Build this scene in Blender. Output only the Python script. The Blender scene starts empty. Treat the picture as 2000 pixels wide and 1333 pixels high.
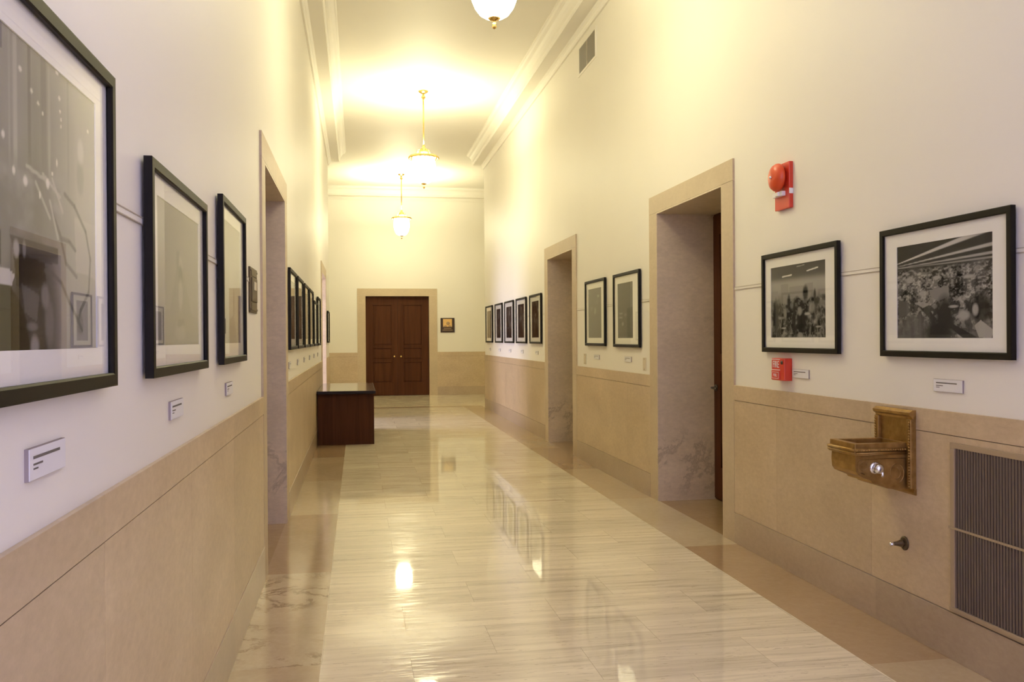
import bpy, bmesh, math, random
import numpy as np
from mathutils import Matrix, Vector
random.seed(7)
sc = bpy.context.scene
COL = sc.collection
PI = math.pi

# ------------------------------------------------------------------ camera
XL, XR, YF, YC = -0.571, 2.620, 22.97, 18.5      # left wall, right wall, far wall, end of the corridor walls
ZC = 5.27                                         # ceiling
cd = bpy.data.cameras.new('camera')
cam = bpy.data.objects.new('camera', cd)
COL.objects.link(cam)
cd.sensor_width = 36.0
cd.lens = 1749.22 / 2000 * 36.0
cd.clip_start, cd.clip_end = 0.02, 100
def cam_axis(x, f, u, yaw=0.170657, pit=-0.003257, rol=-0.006714):
    c, s = math.cos(rol), math.sin(rol); x, u = c*x - s*u, s*x + c*u
    c, s = math.cos(pit), math.sin(pit); f, u = c*f - s*u, s*f + c*u
    c, s = math.cos(yaw), math.sin(yaw)
    return Vector((c*x + s*f, -s*x + c*f, u))
r, u, f = cam_axis(1, 0, 0), cam_axis(0, 0, 1), cam_axis(0, 1, 0)
M = Matrix(((r.x, u.x, -f.x, 0), (r.y, u.y, -f.y, 0), (r.z, u.z, -f.z, 1.45), (0, 0, 0, 1)))
cam.matrix_world = M
sc.camera = cam

# ------------------------------------------------------------------ view and world
vs = sc.view_settings
vs.view_transform = 'Standard'; vs.look = 'None'; vs.gamma = 1.0; vs.use_curve_mapping = False
vs.exposure = 0.08
sc.cycles.use_denoising = True
sc.cycles.max_bounces = 12
sc.cycles.diffuse_bounces = 8
sc.cycles.glossy_bounces = 6
sc.cycles.transparent_max_bounces = 12
sc.cycles.caustics_reflective = False
sc.cycles.caustics_refractive = False
sc.cycles.sample_clamp_indirect = 6.0
w = bpy.data.worlds.new('sky'); sc.world = w; w.use_nodes = True
w.node_tree.nodes['Background'].inputs[0].default_value = (0.62, 0.78, 1.0, 1)
w.node_tree.nodes['Background'].inputs[1].default_value = 0.6

# daylight panels: at the added unseen hall's windows, and inside the side room
def area(name, loc, rot, sx, sy, power, color):
    l = bpy.data.lights.new(name, 'AREA'); l.shape = 'RECTANGLE'; l.size = sx; l.size_y = sy
    l.energy = power; l.color = color
    o = bpy.data.objects.new(name, l); o.location = loc; o.rotation_euler = rot; COL.objects.link(o)
    return o
DAY = (0.405, 0.435, 1.0)
area('daylight_added_hall_left', (-4.12, -4.2, 2.45), (0, -PI/2, 0), 3.2, 2.4, 770, DAY)
area('daylight_added_hall_right', (6.12, -4.2, 2.45), (0, PI/2, 0), 3.2, 2.4, 770, DAY)
area('daylight_side_room', (-4.3, 15.6, 1.9), (0, -PI/2, 0), 2.2, 1.8, 260, (0.62, 0.62, 1.0))
LAMP_COLOR = (1.0, 0.905, 0.565)
LAMP_STRENGTH = 47.5
UPLIGHT = 108.0

# ------------------------------------------------------------------ node helpers
class NT:
    def __init__(s, name):
        s.m = bpy.data.materials.new(name); s.m.use_nodes = True
        s.t = s.m.node_tree; s.t.nodes.clear()
        s.out = s.t.nodes.new('ShaderNodeOutputMaterial')
    def n(s, typ, ins=None, **kw):
        nd = s.t.nodes.new(typ)
        for k, v in kw.items(): setattr(nd, k, v)
        for k, v in (ins or {}).items(): s.set(nd, k, v)
        return nd
    def set(s, nd, k, v):
        if isinstance(v, bpy.types.NodeSocket): s.t.links.new(v, nd.inputs[k])
        else:
            i = nd.inputs[k]
            if hasattr(i, 'default_value') and hasattr(i.default_value, '__len__') and not isinstance(v, str) and hasattr(v, '__len__'):
                v = tuple(v) + ((1,) if len(i.default_value) == 4 and len(v) == 3 else ())
            i.default_value = v
    def math(s, op, a, b=0.0, c=None):
        nd = s.n('ShaderNodeMath', operation=op); s.set(nd, 0, a); s.set(nd, 1, b)
        if c is not None: s.set(nd, 2, c)
        return nd.outputs[0]
    def coord(s): return s.n('ShaderNodeTexCoord').outputs['Object']
    def mapped(s, scale, loc=(0, 0, 0), vec=None, rot=(0, 0, 0)):
        nd = s.n('ShaderNodeMapping', {'Scale': scale, 'Location': loc, 'Rotation': rot})
        s.t.links.new(vec if vec is not None else s.coord(), nd.inputs['Vector']); return nd.outputs[0]
    def noise(s, vec, scale=5, detail=4, rough=0.5, dist=0.0):
        return s.n('ShaderNodeTexNoise', {'Vector': vec, 'Scale': scale, 'Detail': detail, 'Roughness': rough, 'Distortion': dist}).outputs['Fac']
    def ramp(s, fac, stops):
        nd = s.n('ShaderNodeValToRGB', {'Fac': fac}); e = nd.color_ramp.elements
        while len(e) < len(stops): e.new(0.5)
        for el, (p, c) in zip(e, stops):
            el.position = p; el.color = tuple(c) + (1,) if hasattr(c, '__len__') else (c, c, c, 1)
        return nd.outputs['Color']
    def mix(s, fac, a, b, mode='MIX'):
        nd = s.n('ShaderNodeMix', data_type='RGBA', blend_type=mode)
        s.set(nd, 'Factor', fac); s.set(nd, 6, a); s.set(nd, 7, b)
        return nd.outputs[2]
    def bsdf(s, color, rough=0.5, metal=0.0, normal=None, spec=0.5, **kw):
        nd = s.n('ShaderNodeBsdfPrincipled')
        s.set(nd, 'Base Color', color); s.set(nd, 'Roughness', rough); s.set(nd, 'Metallic', metal)
        s.set(nd, 'Specular IOR Level', spec)
        for k, v in kw.items(): s.set(nd, k.replace('_', ' '), v)
        if normal is not None: s.t.links.new(normal, nd.inputs['Normal'])
        s.t.links.new(nd.outputs[0], s.out.inputs[0]); return nd
    def bump(s, h, strength=0.2, dist=0.01):
        return s.n('ShaderNodeBump', {'Height': h, 'Strength': strength, 'Distance': dist}).outputs[0]

def simple(name, color, rough=0.5, metal=0.0, spec=0.5, **kw):
    t = NT(name); t.bsdf(color, rough, metal, spec=spec, **kw); return t.m

def plaster(name, color, rough):
    t = NT(name); c = t.coord()
    n1 = t.noise(c, 1.3, 3); n2 = t.noise(c, 60, 3)
    col = t.mix(n1, tuple(x*0.97 for x in color), tuple(min(1, x*1.02) for x in color))
    t.bsdf(col, rough, normal=t.bump(n2, 0.06, 0.003), spec=0.35); return t.m

def stone(name, dark, light, slab=(0, 1.06, 0), vein=0.0, rough=0.3, tint=0.10, veincol=(0.12, 0.085, 0.06), scale=1.0, vmask=0.52):
    """Polished limestone: clouds, fine flecks, slab-to-slab tone, optional dark veining."""
    t = NT(name); c = t.coord()
    big = t.noise(t.mapped((1, 1, 1.6)), 1.7*scale, 5, 0.6, 0.6)
    fine = t.noise(t.mapped((1, 1, 2.0)), 20*scale, 6, 0.72)
    fac = t.math('ADD', t.math('MULTIPLY', big, 0.50), t.math('MULTIPLY', fine, 0.50))
    col = t.ramp(fac, [(0.34, dark), (0.52, tuple((a+b)/2 for a, b in zip(dark, light))), (0.68, light)])
    sep = t.n('ShaderNodeSeparateXYZ'); t.t.links.new(c, sep.inputs[0])
    axis = 1 if slab[1] else 0
    idx = t.math('FLOOR', t.math('DIVIDE', sep.outputs[axis], slab[axis] or 1.0))
    wn = t.n('ShaderNodeTexWhiteNoise', {'W': idx}, noise_dimensions='1D').outputs['Value']
    v = t.math('ADD', t.math('MULTIPLY', wn, 2*tint), 1 - tint)
    vv = t.n('ShaderNodeCombineColor'); [t.set(vv, i, v) for i in range(3)]
    col = t.mix(1.0, col, vv.outputs[0], 'MULTIPLY')
    if vein > 0:
        vn = t.noise(t.mapped((1, 1, 1), (3.1, 1.7, 0.4)), 2.2*scale, 10, 0.68, 0.5)
        ridge = t.math('ABSOLUTE', t.math('SUBTRACT', vn, 0.5))
        line = t.math('SUBTRACT', 1.0, t.math('MULTIPLY', ridge, 26.0))
        line = t.math('MAXIMUM', line, 0.0)
        mask = t.math('MULTIPLY', t.math('MAXIMUM', t.math('SUBTRACT', t.noise(c, 1.2*scale, 2), vmask), 0.0), 9.0); mask = t.math('MINIMUM', mask, 1.0)
        mask = t.math('MULTIPLY', t.math('MULTIPLY', line, mask), vein)
        col = t.mix(mask, col, veincol)
    t.bsdf(col, rough, normal=t.bump(fine, 0.05, 0.002)); return t.m

# ------------------------------------------------------------------ materials
MT = {}
MT['wall'] = plaster('cream_wall_paint', (0.80, 0.775, 0.705), 0.52)
MT['ceiling'] = plaster('cream_ceiling_paint', (0.80, 0.775, 0.705), 0.6)
MT['stone'] = stone('tan_limestone', (0.44, 0.335, 0.215), (0.62, 0.495, 0.335), rough=0.33, tint=0.06)
MT['casing'] = stone('pale_limestone', (0.47, 0.375, 0.255), (0.57, 0.465, 0.32), rough=0.50, tint=0.03)
MT['reveal'] = stone('grey_veined_limestone', (0.50, 0.41, 0.295), (0.70, 0.585, 0.425), rough=0.45, vein=0.4, tint=0.0)
MT['mortar'] = simple('dark_joint', (0.16, 0.12, 0.08), 0.8)
MT['base'] = stone('tan_baseboard_stone', (0.37, 0.285, 0.195), (0.48, 0.385, 0.275), rough=0.28, slab=(0, 2.1, 0), tint=0.05)

def travertine():
    t = NT('polished_travertine'); c = t.coord()
    sep = t.n('ShaderNodeSeparateXYZ'); t.t.links.new(c, sep.inputs[0]); X, Y = sep.outputs[0], sep.outputs[1]
    P, Lg = 0.405, 0.79
    ry = t.math('DIVIDE', t.math('SUBTRACT', Y, 4.07 - 60*P), P)
    row = t.math('FLOOR', ry); fy = t.math('SUBTRACT', ry, row)
    odd = t.math('MODULO', row, 2.0)
    rx = t.math('ADD', t.math('DIVIDE', t.math('SUBTRACT', X, 0.62 - 20*Lg), Lg), t.math('MULTIPLY', odd, 0.5))
    cx = t.math('FLOOR', rx); fx = t.math('SUBTRACT', rx, cx)
    jy = t.math('LESS_THAN', fy, 0.007); jx = t.math('LESS_THAN', fx, 0.004)
    joint = t.math('MAXIMUM', jy, jx)
    cell = t.n('ShaderNodeCombineXYZ', {'X': cx, 'Y': row}).outputs[0]
    wn = t.n('ShaderNodeTexWhiteNoise', {'Vector': cell}, noise_dimensions='3D')
    rnd = wn.outputs['Value']
    off = t.n('ShaderNodeVectorMath', {0: wn.outputs['Color'], 1: (7, 7, 7)}, operation='MULTIPLY').outputs[0]
    vec = t.n('ShaderNodeVectorMath', {0: c, 1: off}, operation='ADD').outputs[0]
    st = t.noise(t.mapped((0.9, 17, 1), vec=vec), 1.0, 6, 0.62, 0.35)
    fine = t.noise(t.mapped((4, 60, 1), vec=vec), 1.0, 4, 0.7, 0.2)
    pores = t.noise(t.mapped((14, 75, 1), vec=vec), 1.0, 3, 0.6, 0.3)
    col = t.ramp(t.math('ADD', t.math('MULTIPLY', st, 0.7), t.math('MULTIPLY', fine, 0.3)),
                 [(0.32, (0.44, 0.37, 0.265)), (0.43, (0.64, 0.565, 0.42)), (0.55, (0.745, 0.665, 0.50)), (0.70, (0.80, 0.73, 0.57))])
    v = t.math('ADD', t.math('MULTIPLY', rnd, 0.12), 0.94)
    vv = t.n('ShaderNodeCombineColor'); [t.set(vv, i, v) for i in range(3)]
    col = t.mix(1.0, col, vv.outputs[0], 'MULTIPLY')
    pm = t.math('MULTIPLY', t.math('GREATER_THAN', pores, 0.65), 0.45)
    col = t.mix(pm, col, (0.33, 0.26, 0.19))
    col = t.mix(t.math('MULTIPLY', joint, 0.45), col, (0.30, 0.235, 0.16))
    h = t.math('SUBTRACT', t.math('MULTIPLY', st, 0.6), t.math('MULTIPLY', joint, 0.2))
    wav = t.noise(t.mapped((0.6, 9, 1)), 1.0, 3, 0.5)
    gloss = t.math('ADD', 0.04, t.math('MULTIPLY', t.math('GREATER_THAN', fine, 0.56), 0.16))
    t.bsdf(col, gloss, normal=t.bump(t.math('ADD', h, wav), 0.03, 0.002), spec=0.30); return t.m
MT['trav'] = travertine()
MT['b_tan'] = stone('tan_border_marble', (0.35, 0.235, 0.13), (0.43, 0.305, 0.185), rough=0.12, tint=0.0)
MT['b_light'] = stone('light_border_marble', (0.46, 0.365, 0.235), (0.58, 0.475, 0.325), rough=0.12, tint=0.0)
MT['b_vein'] = stone('brown_veined_border_marble', (0.45, 0.355, 0.225), (0.58, 0.47, 0.32), rough=0.12, tint=0.0, vein=0.9, veincol=(0.22, 0.145, 0.075), scale=1.5, vmask=0.40)
MT['b_mid'] = stone('sandy_border_marble', (0.41, 0.305, 0.185), (0.52, 0.41, 0.265), rough=0.12, tint=0.0)
MT['thresh'] = stone('brown_threshold_marble', (0.30, 0.195, 0.10), (0.38, 0.26, 0.145), rough=0.14, tint=0.0)

def wood(name, dark, light, rough=0.3, axis=2, coat=0.2, spec=0.25):
    t = NT(name)
    sc_ = [16, 16, 16]; sc_[axis] = 0.7
    n = t.noise(t.mapped(sc_), 1.0, 6, 0.6, 0.8)
    col = t.ramp(n, [(0.3, dark), (0.7, light)])
    t.bsdf(col, rough, normal=t.bump(n, 0.05, 0.002), spec=spec, Coat_Weight=coat, Coat_Roughness=0.15); return t.m
MT['door'] = wood('mahogany_door_wood', (0.050, 0.016, 0.006), (0.088, 0.031, 0.012), 0.55, coat=0.0, spec=0.12)
MT['desk'] = wood('cherry_desk_laminate', (0.044, 0.016, 0.007), (0.078, 0.029, 0.012), 0.6, coat=0.0, spec=0.1)
MT['desktop'] = wood('dark_polished_desk_top', (0.030, 0.012, 0.007), (0.050, 0.021, 0.012), 0.10, axis=1, coat=0.6)
MT['deskedge'] = simple('dark_desk_edge', (0.016, 0.012, 0.016), 0.55, spec=0.15)
MT['frame'] = simple('black_frame_paint', (0.011, 0.009, 0.006), 0.5, spec=0.14)
MT['mat'] = simple('white_mat_board', (0.86, 0.845, 0.80), 0.9, spec=0.1)
MT['brass'] = simple('polished_brass', (0.80, 0.56, 0.20), 0.24, 1.0)
MT['oldbrass'] = None
t = NT('aged_brass'); n = t.noise(t.coord(), 30, 5); 
t.bsdf(t.ramp(n, [(0.3, (0.26, 0.145, 0.035)), (0.7, (0.42, 0.255, 0.075))]), t.math('ADD', t.math('MULTIPLY', n, 0.2), 0.30), 0.75, normal=t.bump(n, 0.08, 0.003)); MT['oldbrass'] = t.m
MT['basin'] = simple('worn_copper_basin', (0.42, 0.22, 0.08), 0.4, 0.8)
MT['chrome'] = simple('chrome', (0.80, 0.80, 0.84), 0.08, 1.0)
MT['bronze'] = simple('dark_bronze', (0.11, 0.075, 0.032), 0.5, 0.5)
MT['pewter'] = simple('dark_pewter_metal', (0.13, 0.11, 0.09), 0.35, 0.9)
MT['red'] = simple('red_enamel', (0.60, 0.045, 0.020), 0.32)
MT['bellred'] = simple('orange_red_enamel', (0.66, 0.075, 0.018), 0.35)
MT['white'] = simple('white_plastic', (0.80, 0.79, 0.78), 0.35)
MT['card'] = simple('white_card', (0.74, 0.735, 0.74), 0.55)
MT['cardedge'] = simple('grey_card_edge', (0.30, 0.25, 0.23), 0.7)
MT['ink'] = simple('grey_print_ink', (0.13, 0.115, 0.10), 0.8)
MT['railshade'] = simple('rail_shadow_line', (0.42, 0.37, 0.30), 0.5)
MT['cream'] = simple('cream_switch_plate', (0.60, 0.53, 0.40), 0.4)
MT['ventdark'] = simple('dark_duct_paint', (0.10, 0.075, 0.045), 0.7)
MT['ventgrid'] = simple('brown_vent_louver', (0.15, 0.115, 0.065), 0.55)
MT['slat'] = simple('brown_grille_slat', (0.16, 0.125, 0.105), 0.45, 0.3)
MT['grilleframe'] = simple('tan_grille_frame', (0.36, 0.275, 0.175), 0.45)
MT['gold'] = simple('gold_plate', (0.72, 0.47, 0.15), 0.38, 0.6)
MT['goldtext'] = simple('gold_lettering', (0.35, 0.24, 0.13), 0.5, 0.3)
MT['plaquewood'] = simple('dark_plaque_wood', (0.035, 0.016, 0.007), 0.45)
def glass():
    t = NT('clear_picture_glass')
    g = t.n('ShaderNodeNewGeometry')
    c = t.math('ABSOLUTE', t.n('ShaderNodeVectorMath', {0: g.outputs['Normal'], 1: g.outputs['Incoming']}, operation='DOT_PRODUCT').outputs['Value'])
    fr = t.math('ADD', 0.007, t.math('MULTIPLY', 0.60, t.math('POWER', t.math('SUBTRACT', 1.0, c), 5.0)))
    tr = t.n('ShaderNodeBsdfTransparent', {'Color': (0.995, 0.997, 0.99)}); gl = t.n('ShaderNodeBsdfGlossy', {'Roughness': 0.0, 'Color': (1, 1, 1)})
    mx = t.n('ShaderNodeMixShader'); t.set(mx, 0, fr); t.t.links.new(tr.outputs[0], mx.inputs[1]); t.t.links.new(gl.outputs[0], mx.inputs[2])
    t.t.links.new(mx.outputs[0], t.out.inputs[0]); return t.m
MT['glass'] = glass()
def shade_mat(strength):
    t = NT('glowing_opal_glass')
    em = t.n('ShaderNodeEmission', {'Color': LAMP_COLOR, 'Strength': strength}); t.t.links.new(em.outputs[0], t.out.inputs[0]); return t.m
def print_mat():
    t = NT('black_and_white_photo_print')
    a = t.n('ShaderNodeAttribute', attribute_name='tone')
    t.bsdf(a.outputs['Color'], 0.7, spec=0.0); return t.m
MT['print'] = print_mat()

# ------------------------------------------------------------------ mesh helpers
class MB:
    def __init__(s): s.bm = bmesh.new(); s.mats = []
    def mi(s, m):
        if m is None: return 0
        if m not in s.mats: s.mats.append(m)
        return s.mats.index(m)
    def box(s, x0, x1, y0, y1, z0, z1, m=None, bevel=0.0):
        x0, x1 = min(x0, x1), max(x0, x1); y0, y1 = min(y0, y1), max(y0, y1); z0, z1 = min(z0, z1), max(z0, z1)
        g = bmesh.ops.create_cube(s.bm, size=1.0)
        for v in g['verts']:
            v.co = Vector(((x0+x1)/2 + v.co.x*(x1-x0), (y0+y1)/2 + v.co.y*(y1-y0), (z0+z1)/2 + v.co.z*(z1-z0)))
        fs = {f for v in g['verts'] for f in v.link_faces}
        k = s.mi(m)
        for f in fs: f.material_index = k
        if bevel > 0:
            es = list({e for v in g['verts'] for e in v.link_edges})
            rr = bmesh.ops.bevel(s.bm, geom=es, offset=bevel, segments=2, affect='EDGES', profile=0.6)
            for f in rr['faces']: f.material_index = k
        return s
    def quad(s, pts, m=None):
        f = s.bm.faces.new([s.bm.verts.new(p) for p in pts]); f.material_index = s.mi(m); return s
    def prism(s, prof, axis, a, b, m=None):
        """closed 2-D profile extruded along axis from a to b; profile gives the other two coordinates in x,y,z order"""
        def pt(p, t):
            q = [p[0], p[1]]; q.insert(axis, t); return q
        A = [s.bm.verts.new(pt(p, a)) for p in prof]; B = [s.bm.verts.new(pt(p, b)) for p in prof]
        k = s.mi(m); n = len(prof)
        for i in range(n):
            f = s.bm.faces.new((A[i], A[(i+1) % n], B[(i+1) % n], B[i])); f.material_index = k
        for ring in (A[::-1], B):
            f = s.bm.faces.new(ring); f.material_index = k
        return s
    def lathe(s, prof, seg=32, m=None, origin=(0, 0, 0), axis='z', smooth=True):
        rings = []
        O = Vector(origin)
        for r_, h in prof:
            ring = []
            for i in range(seg):
                a = 2*PI*i/seg; p = (r_*math.cos(a), r_*math.sin(a), h)
                if axis == 'y': p = (p[0], h, p[1])
                elif axis == 'x': p = (h, p[0], p[1])
                ring.append(s.bm.verts.new(O + Vector(p)))
            rings.append(ring)
        k = s.mi(m)
        for A, B in zip(rings, rings[1:]):
            for i in range(seg):
                f = s.bm.faces.new((A[i], A[(i+1) % seg], B[(i+1) % seg], B[i])); f.material_index = k; f.smooth = smooth
        for ring in (rings[0][::-1], rings[-1]):
            f = s.bm.faces.new(ring); f.material_index = k
        return s
    def tube(s, pts, rad, seg=10, m=None):
        P = [Vector(p) for p in pts]; rings = []
        rad = rad if hasattr(rad, '__len__') else [rad]*len(P)
        for i, p in enumerate(P):
            d = (P[min(i+1, len(P)-1)] - P[max(i-1, 0)]).normalized()
            a = d.cross(Vector((0, 0, 1)) if abs(d.z) < 0.9 else Vector((1, 0, 0))).normalized(); b = d.cross(a)
            rings.append([s.bm.verts.new(p + rad[i]*(a*math.cos(2*PI*j/seg) + b*math.sin(2*PI*j/seg))) for j in range(seg)])
        k = s.mi(m)
        for A, B in zip(rings, rings[1:]):
            for i in range(seg):
                f = s.bm.faces.new((A[i], A[(i+1) % seg], B[(i+1) % seg], B[i])); f.material_index = k; f.smooth = True
        for ring in (rings[0][::-1], rings[-1]):
            f = s.bm.faces.new(ring); f.material_index = k
        return s
    def ball(s, c, rad, m=None, seg=12):
        g = bmesh.ops.create_uvsphere(s.bm, u_segments=seg, v_segments=max(6, seg//2), radius=rad)
        k = s.mi(m)
        for v in g['verts']: v.co += Vector(c)
        for f in {f for v in g['verts'] for f in v.link_faces}: f.material_index = k; f.smooth = True
        return s
    def build(s, name, mat=None, parent=None, loc=None, **props):
        bmesh.ops.recalc_face_normals(s.bm, faces=s.bm.faces)
        me = bpy.data.meshes.new(name); s.bm.to_mesh(me); s.bm.free()
        if mat is not None and not s.mats: me.materials.append(mat)
        for m in s.mats: me.materials.append(m)
        o = bpy.data.objects.new(name, me); COL.objects.link(o)
        if parent is not None: o.parent = parent
        if loc is not None: o.location = loc
        for k, v in props.items(): o[k] = v
        return o

def thing(name, label, cat, loc, rotz=0.0, group=None, kind=None):
    o = bpy.data.objects.new(name, None); COL.objects.link(o)
    o.location = loc; o.rotation_euler = (0, 0, rotz); o.empty_display_size = 0.1
    o['label'] = label; o['category'] = cat
    if group: o['group'] = group
    if kind: o['kind'] = kind
    return o
def structure(o, label=None, cat=None):
    o['kind'] = 'structure'
    if label: o['label'] = label
    if cat: o['category'] = cat
    return o
ROT = {'right': -PI/2, 'left': PI/2, 'far': 0.0}
def wall_root(name, label, cat, side, a, z, group=None, off=0.0):
    """Empty on a wall: local x runs to the right for someone facing the wall, local y into the wall, z up"""
    loc = {'right': (XR - off, a, z), 'left': (XL + off, a, z), 'far': (a, YF - off, z)}[side]
    return thing(name, label, cat, loc, ROT[side], group)

# ------------------------------------------------------------------ the setting
YB = -2.2
ZD = 2.55                                   # door opening height
DL1, DL2 = (5.73, 7.27), (14.75, 16.45)      # door openings, left wall
DR1, DR2 = (6.14, 7.585), (10.74, 12.20)     # right wall
WT = 0.62
def side_wall(name, x0, x1, openings):
    m = MB(); y = YB
    for a, b in openings:
        m.box(x0, x1, y, a, 0, ZC + 0.05); m.box(x0, x1, a, b, ZD, ZC + 0.05); y = b
    m.box(x0, x1, y, YC, 0, ZC + 0.05)
    return structure(m.build(name, MT['wall']))
side_wall('wall_left', XL - WT, XL, (DL1, DL2))
side_wall('wall_right', XR, XR + WT, (DR1, DR2))
# cross corridor at the far end
FD = (0.19, 1.82)
m = MB()
m.box(-5.2, FD[0], YF, YF + 0.4, 0, ZC + .05).box(FD[1], 8.2, YF, YF + 0.4, 0, ZC + .05).box(FD[0], FD[1], YF, YF + 0.4, ZD, ZC + .05)
structure(m.build('wall_far', MT['wall']))
structure(MB().box(-5.4, -5.2, YC - 0.2, YF + 0.4, 0, ZC + .05).build('wall_cross_left', MT['wall']))
structure(MB().box(8.2, 8.4, YC - 0.2, YF + 0.4, 0, ZC + .05).build('wall_cross_right', MT['wall']))
structure(MB().box(-5.2, XL - WT, YC - 0.2, YC, 0, ZC + .05).build('wall_near_left', MT['wall']))
structure(MB().box(XR + WT, 8.2, YC - 0.2, YC, 0, ZC + .05).build('wall_near_right', MT['wall']))
# unseen cross hall added behind the camera, tall windows at its ends for daylight
YH = -6.2
structure(MB().box(-4.4, 6.4, YH - .2, YH, 0, ZC + .05).build('wall_back', MT['wall']))
structure(MB().box(-4.2, XL - WT, YB, YB + .2, 0, ZC + .05).build('wall_hall_left', MT['wall']))
structure(MB().box(XR + WT, 6.2, YB, YB + .2, 0, ZC + .05).build('wall_hall_right', MT['wall']))
wy0, wy1, wz0, wz1 = -5.4, -3.0, 0.85, 4.05
for n, x0, x1, name in ((1, -4.4, -4.2, 'wall_hall_end_left'), (2, 6.2, 6.4, 'wall_hall_end_right')):
    m = MB()
    m.box(x0, x1, YH, wy0, 0, ZC + .05).box(x0, x1, wy1, YB + .2, 0, ZC + .05).box(x0, x1, wy0, wy1, 0, wz0).box(x0, x1, wy0, wy1, wz1, ZC + .05)
    structure(m.build(name, MT['wall']))
    m = MB(); xm = (x0 + x1)/2
    for y in (wy0, (wy0 + wy1)/2 - .03, wy1 - .06): m.box(xm - .03, xm + .03, y, y + .06, wz0, wz1)
    for z in (wz0, 2.4, wz1 - .06): m.box(xm - .03, xm + .03, wy0, wy1, z, z + .06)
    wf = structure(m.build('added_window_%d' % n, MT['white']))
    MB().box(xm - .003, xm + .003, wy0, wy1, wz0, wz1).build('added_window_pane', MT['glass'], wf)
# ceiling
m = MB(); m.box(XL - WT, XR + WT, YB, YC - .2, ZC, ZC + .2).box(-4.4, 6.4, YH - .2, YB, ZC, ZC + .2).box(-5.4, 8.4, YC - .2, YF + .4, ZC, ZC + .2)
structure(m.build('ceiling', MT['ceiling']))

# floor: travertine field, marble borders, thresholds
FXL, FXR = -0.172, 2.212
m = MB()
def tile(x0, x1, y0, y1, mat, z=0.0): m.box(x0, x1, y0, y1, z - 0.05, z, mat)
tile(FXL, FXR, YB, 18.92, MT['trav'])
tile(-4.2, 6.2, YH, YB, MT['trav'])
yl = [YB, -0.6, 0.9, 2.45, 4.07, 5.69, 7.57, 9.35, 11.2, 13.0, 14.9, 16.7, 18.92]
ml = ['b_light', 'b_tan', 'b_vein', 'b_mid', 'b_vein', 'b_tan', 'b_light', 'b_mid', 'b_tan', 'b_light', 'b_mid', 'b_tan']
for a, b, k in zip(yl, yl[1:], ml): tile(XL, FXL, a, b, MT[k])
yr = [YB, 0.1, 2.0, 3.62, 5.89, 7.75, 9.6, 11.5, 13.3, 15.1, 17.0, 18.92]
mr = ['b_tan', 'b_light', 'b_mid', 'b_tan', 'b_light', 'b_mid', 'b_tan', 'b_mid', 'b_mid', 'b_light', 'b_mid']
for a, b, k in zip(yr, yr[1:], mr): tile(FXR, XR, a, b, MT[k])
tile(XL, XR, 18.92, 19.12, MT['thresh'])
tile(XL, XR, 19.12, YF + .4, MT['trav'])
tile(-5.2, XL, YC, YF + .4, MT['trav']); tile(XR, 8.2, YC, YF + .4, MT['trav'])
for a, b in (DR1, DR2): tile(XR, XR + WT, a, b, MT['thresh'])
for a, b in (DL1, DL2): tile(XL - WT, XL, a, b, MT['thresh'])
structure(m.build('floor'))
# the daylit side room behind the second doorway on the left
m = MB(); x0, x1, y0, y1 = -4.6, XL - WT, 13.6, 17.6
m.box(x0 - .1, x0, y0, y1, 0, 3.4).box(x0, x1, y0 - .1, y0, 0, 3.4).box(x0, x1, y1, y1 + .1, 0, 3.4)
structure(m.build('wall_side_room', MT['wall']))
structure(MB().box(x0, x1, y0, y1, 3.3, 3.4).build('ceiling_side_room', MT['ceiling']))
structure(MB().box(x0, x1, y0, y1, -.05, 0).build('floor_side_room', MT['b_mid']))

# wainscot: cap, slabs and baseboard, broken by the door casings
ZB, ZJ, ZW = 0.21, 1.0, 1.108
CW = 0.195                                    # width of a casing
def runs(lo, hi, openings):
    out = []; y = lo
    for a, b in openings: out.append((y, a - CW)); y = b + CW
    out.append((y, hi)); return out
def wainscot(n, side, x, sgn, openings):
    cap, pan, bas = MB(), MB(), MB()
    for a, b in runs(YB, YC, openings):
        pan.box(x, x + sgn*.006, a, b, 0, ZW - .002, MT['mortar'])
        pan.box(x, x + sgn*.014, a, b, ZJ + .003, ZW, MT['stone'], 0.0015)
        y = a
        while y < b - 1e-6:
            e = min(b, (math.floor(y/1.06 + 1e-6) + 1)*1.06)
            if b - e < 0.05: e = b
            pan.box(x, x + sgn*.012, y + .0008, e - .0008, ZB + .003, ZJ, MT['stone'])
            y = e
        bas.box(x, x + sgn*.016, a, b, 0, ZB, MT['base'], 0.002)
    structure(pan.build('trim_%d' % n)); structure(bas.build('baseboard_' + side))
wainscot(1, 'left', XL, 1, (DL1, DL2))
wainscot(2, 'right', XR, -1, (DR1, DR2))
pan, bas = MB(), MB()
for a, b in ((-5.2, FD[0] - CW), (FD[1] + CW, 8.2)):
    pan.box(a, b, YF - .006, YF, 0, ZW - .002, MT['mortar'])
    pan.box(a, b, YF - .014, YF, ZJ + .003, ZW, MT['stone']).box(a, b, YF - .012, YF, ZB + .003, ZJ, MT['stone'])
    bas.box(a, b, YF - .016, YF, 0, ZB, MT['base'])
structure(pan.build('trim_3')); structure(bas.build('baseboard_far'))
# slim painted hanging rails
def rail(n, x, sgn, z, openings):
    m = MB(); spans = runs(YB, YC, openings)
    if sgn > 0: spans[0] = (spans[0][0], 4.925)          # stops at the thermostat plate
    for a, b in spans:
        m.box(x, x + sgn*.004, a, b, z - .009, z + .009, MT['wall'])
        for e in (-.009, .009): m.box(x, x + sgn*.006, a, b, z + e - .0013, z + e + .0013, MT['railshade'])  # darker strips stand in for the shadow lines along the rail
    structure(m.build('trim_%d' % n))
rail(4, XL, 1, 1.770, (DL1, DL2)); rail(5, XR, -1, 1.788, (DR1, DR2))
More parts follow.
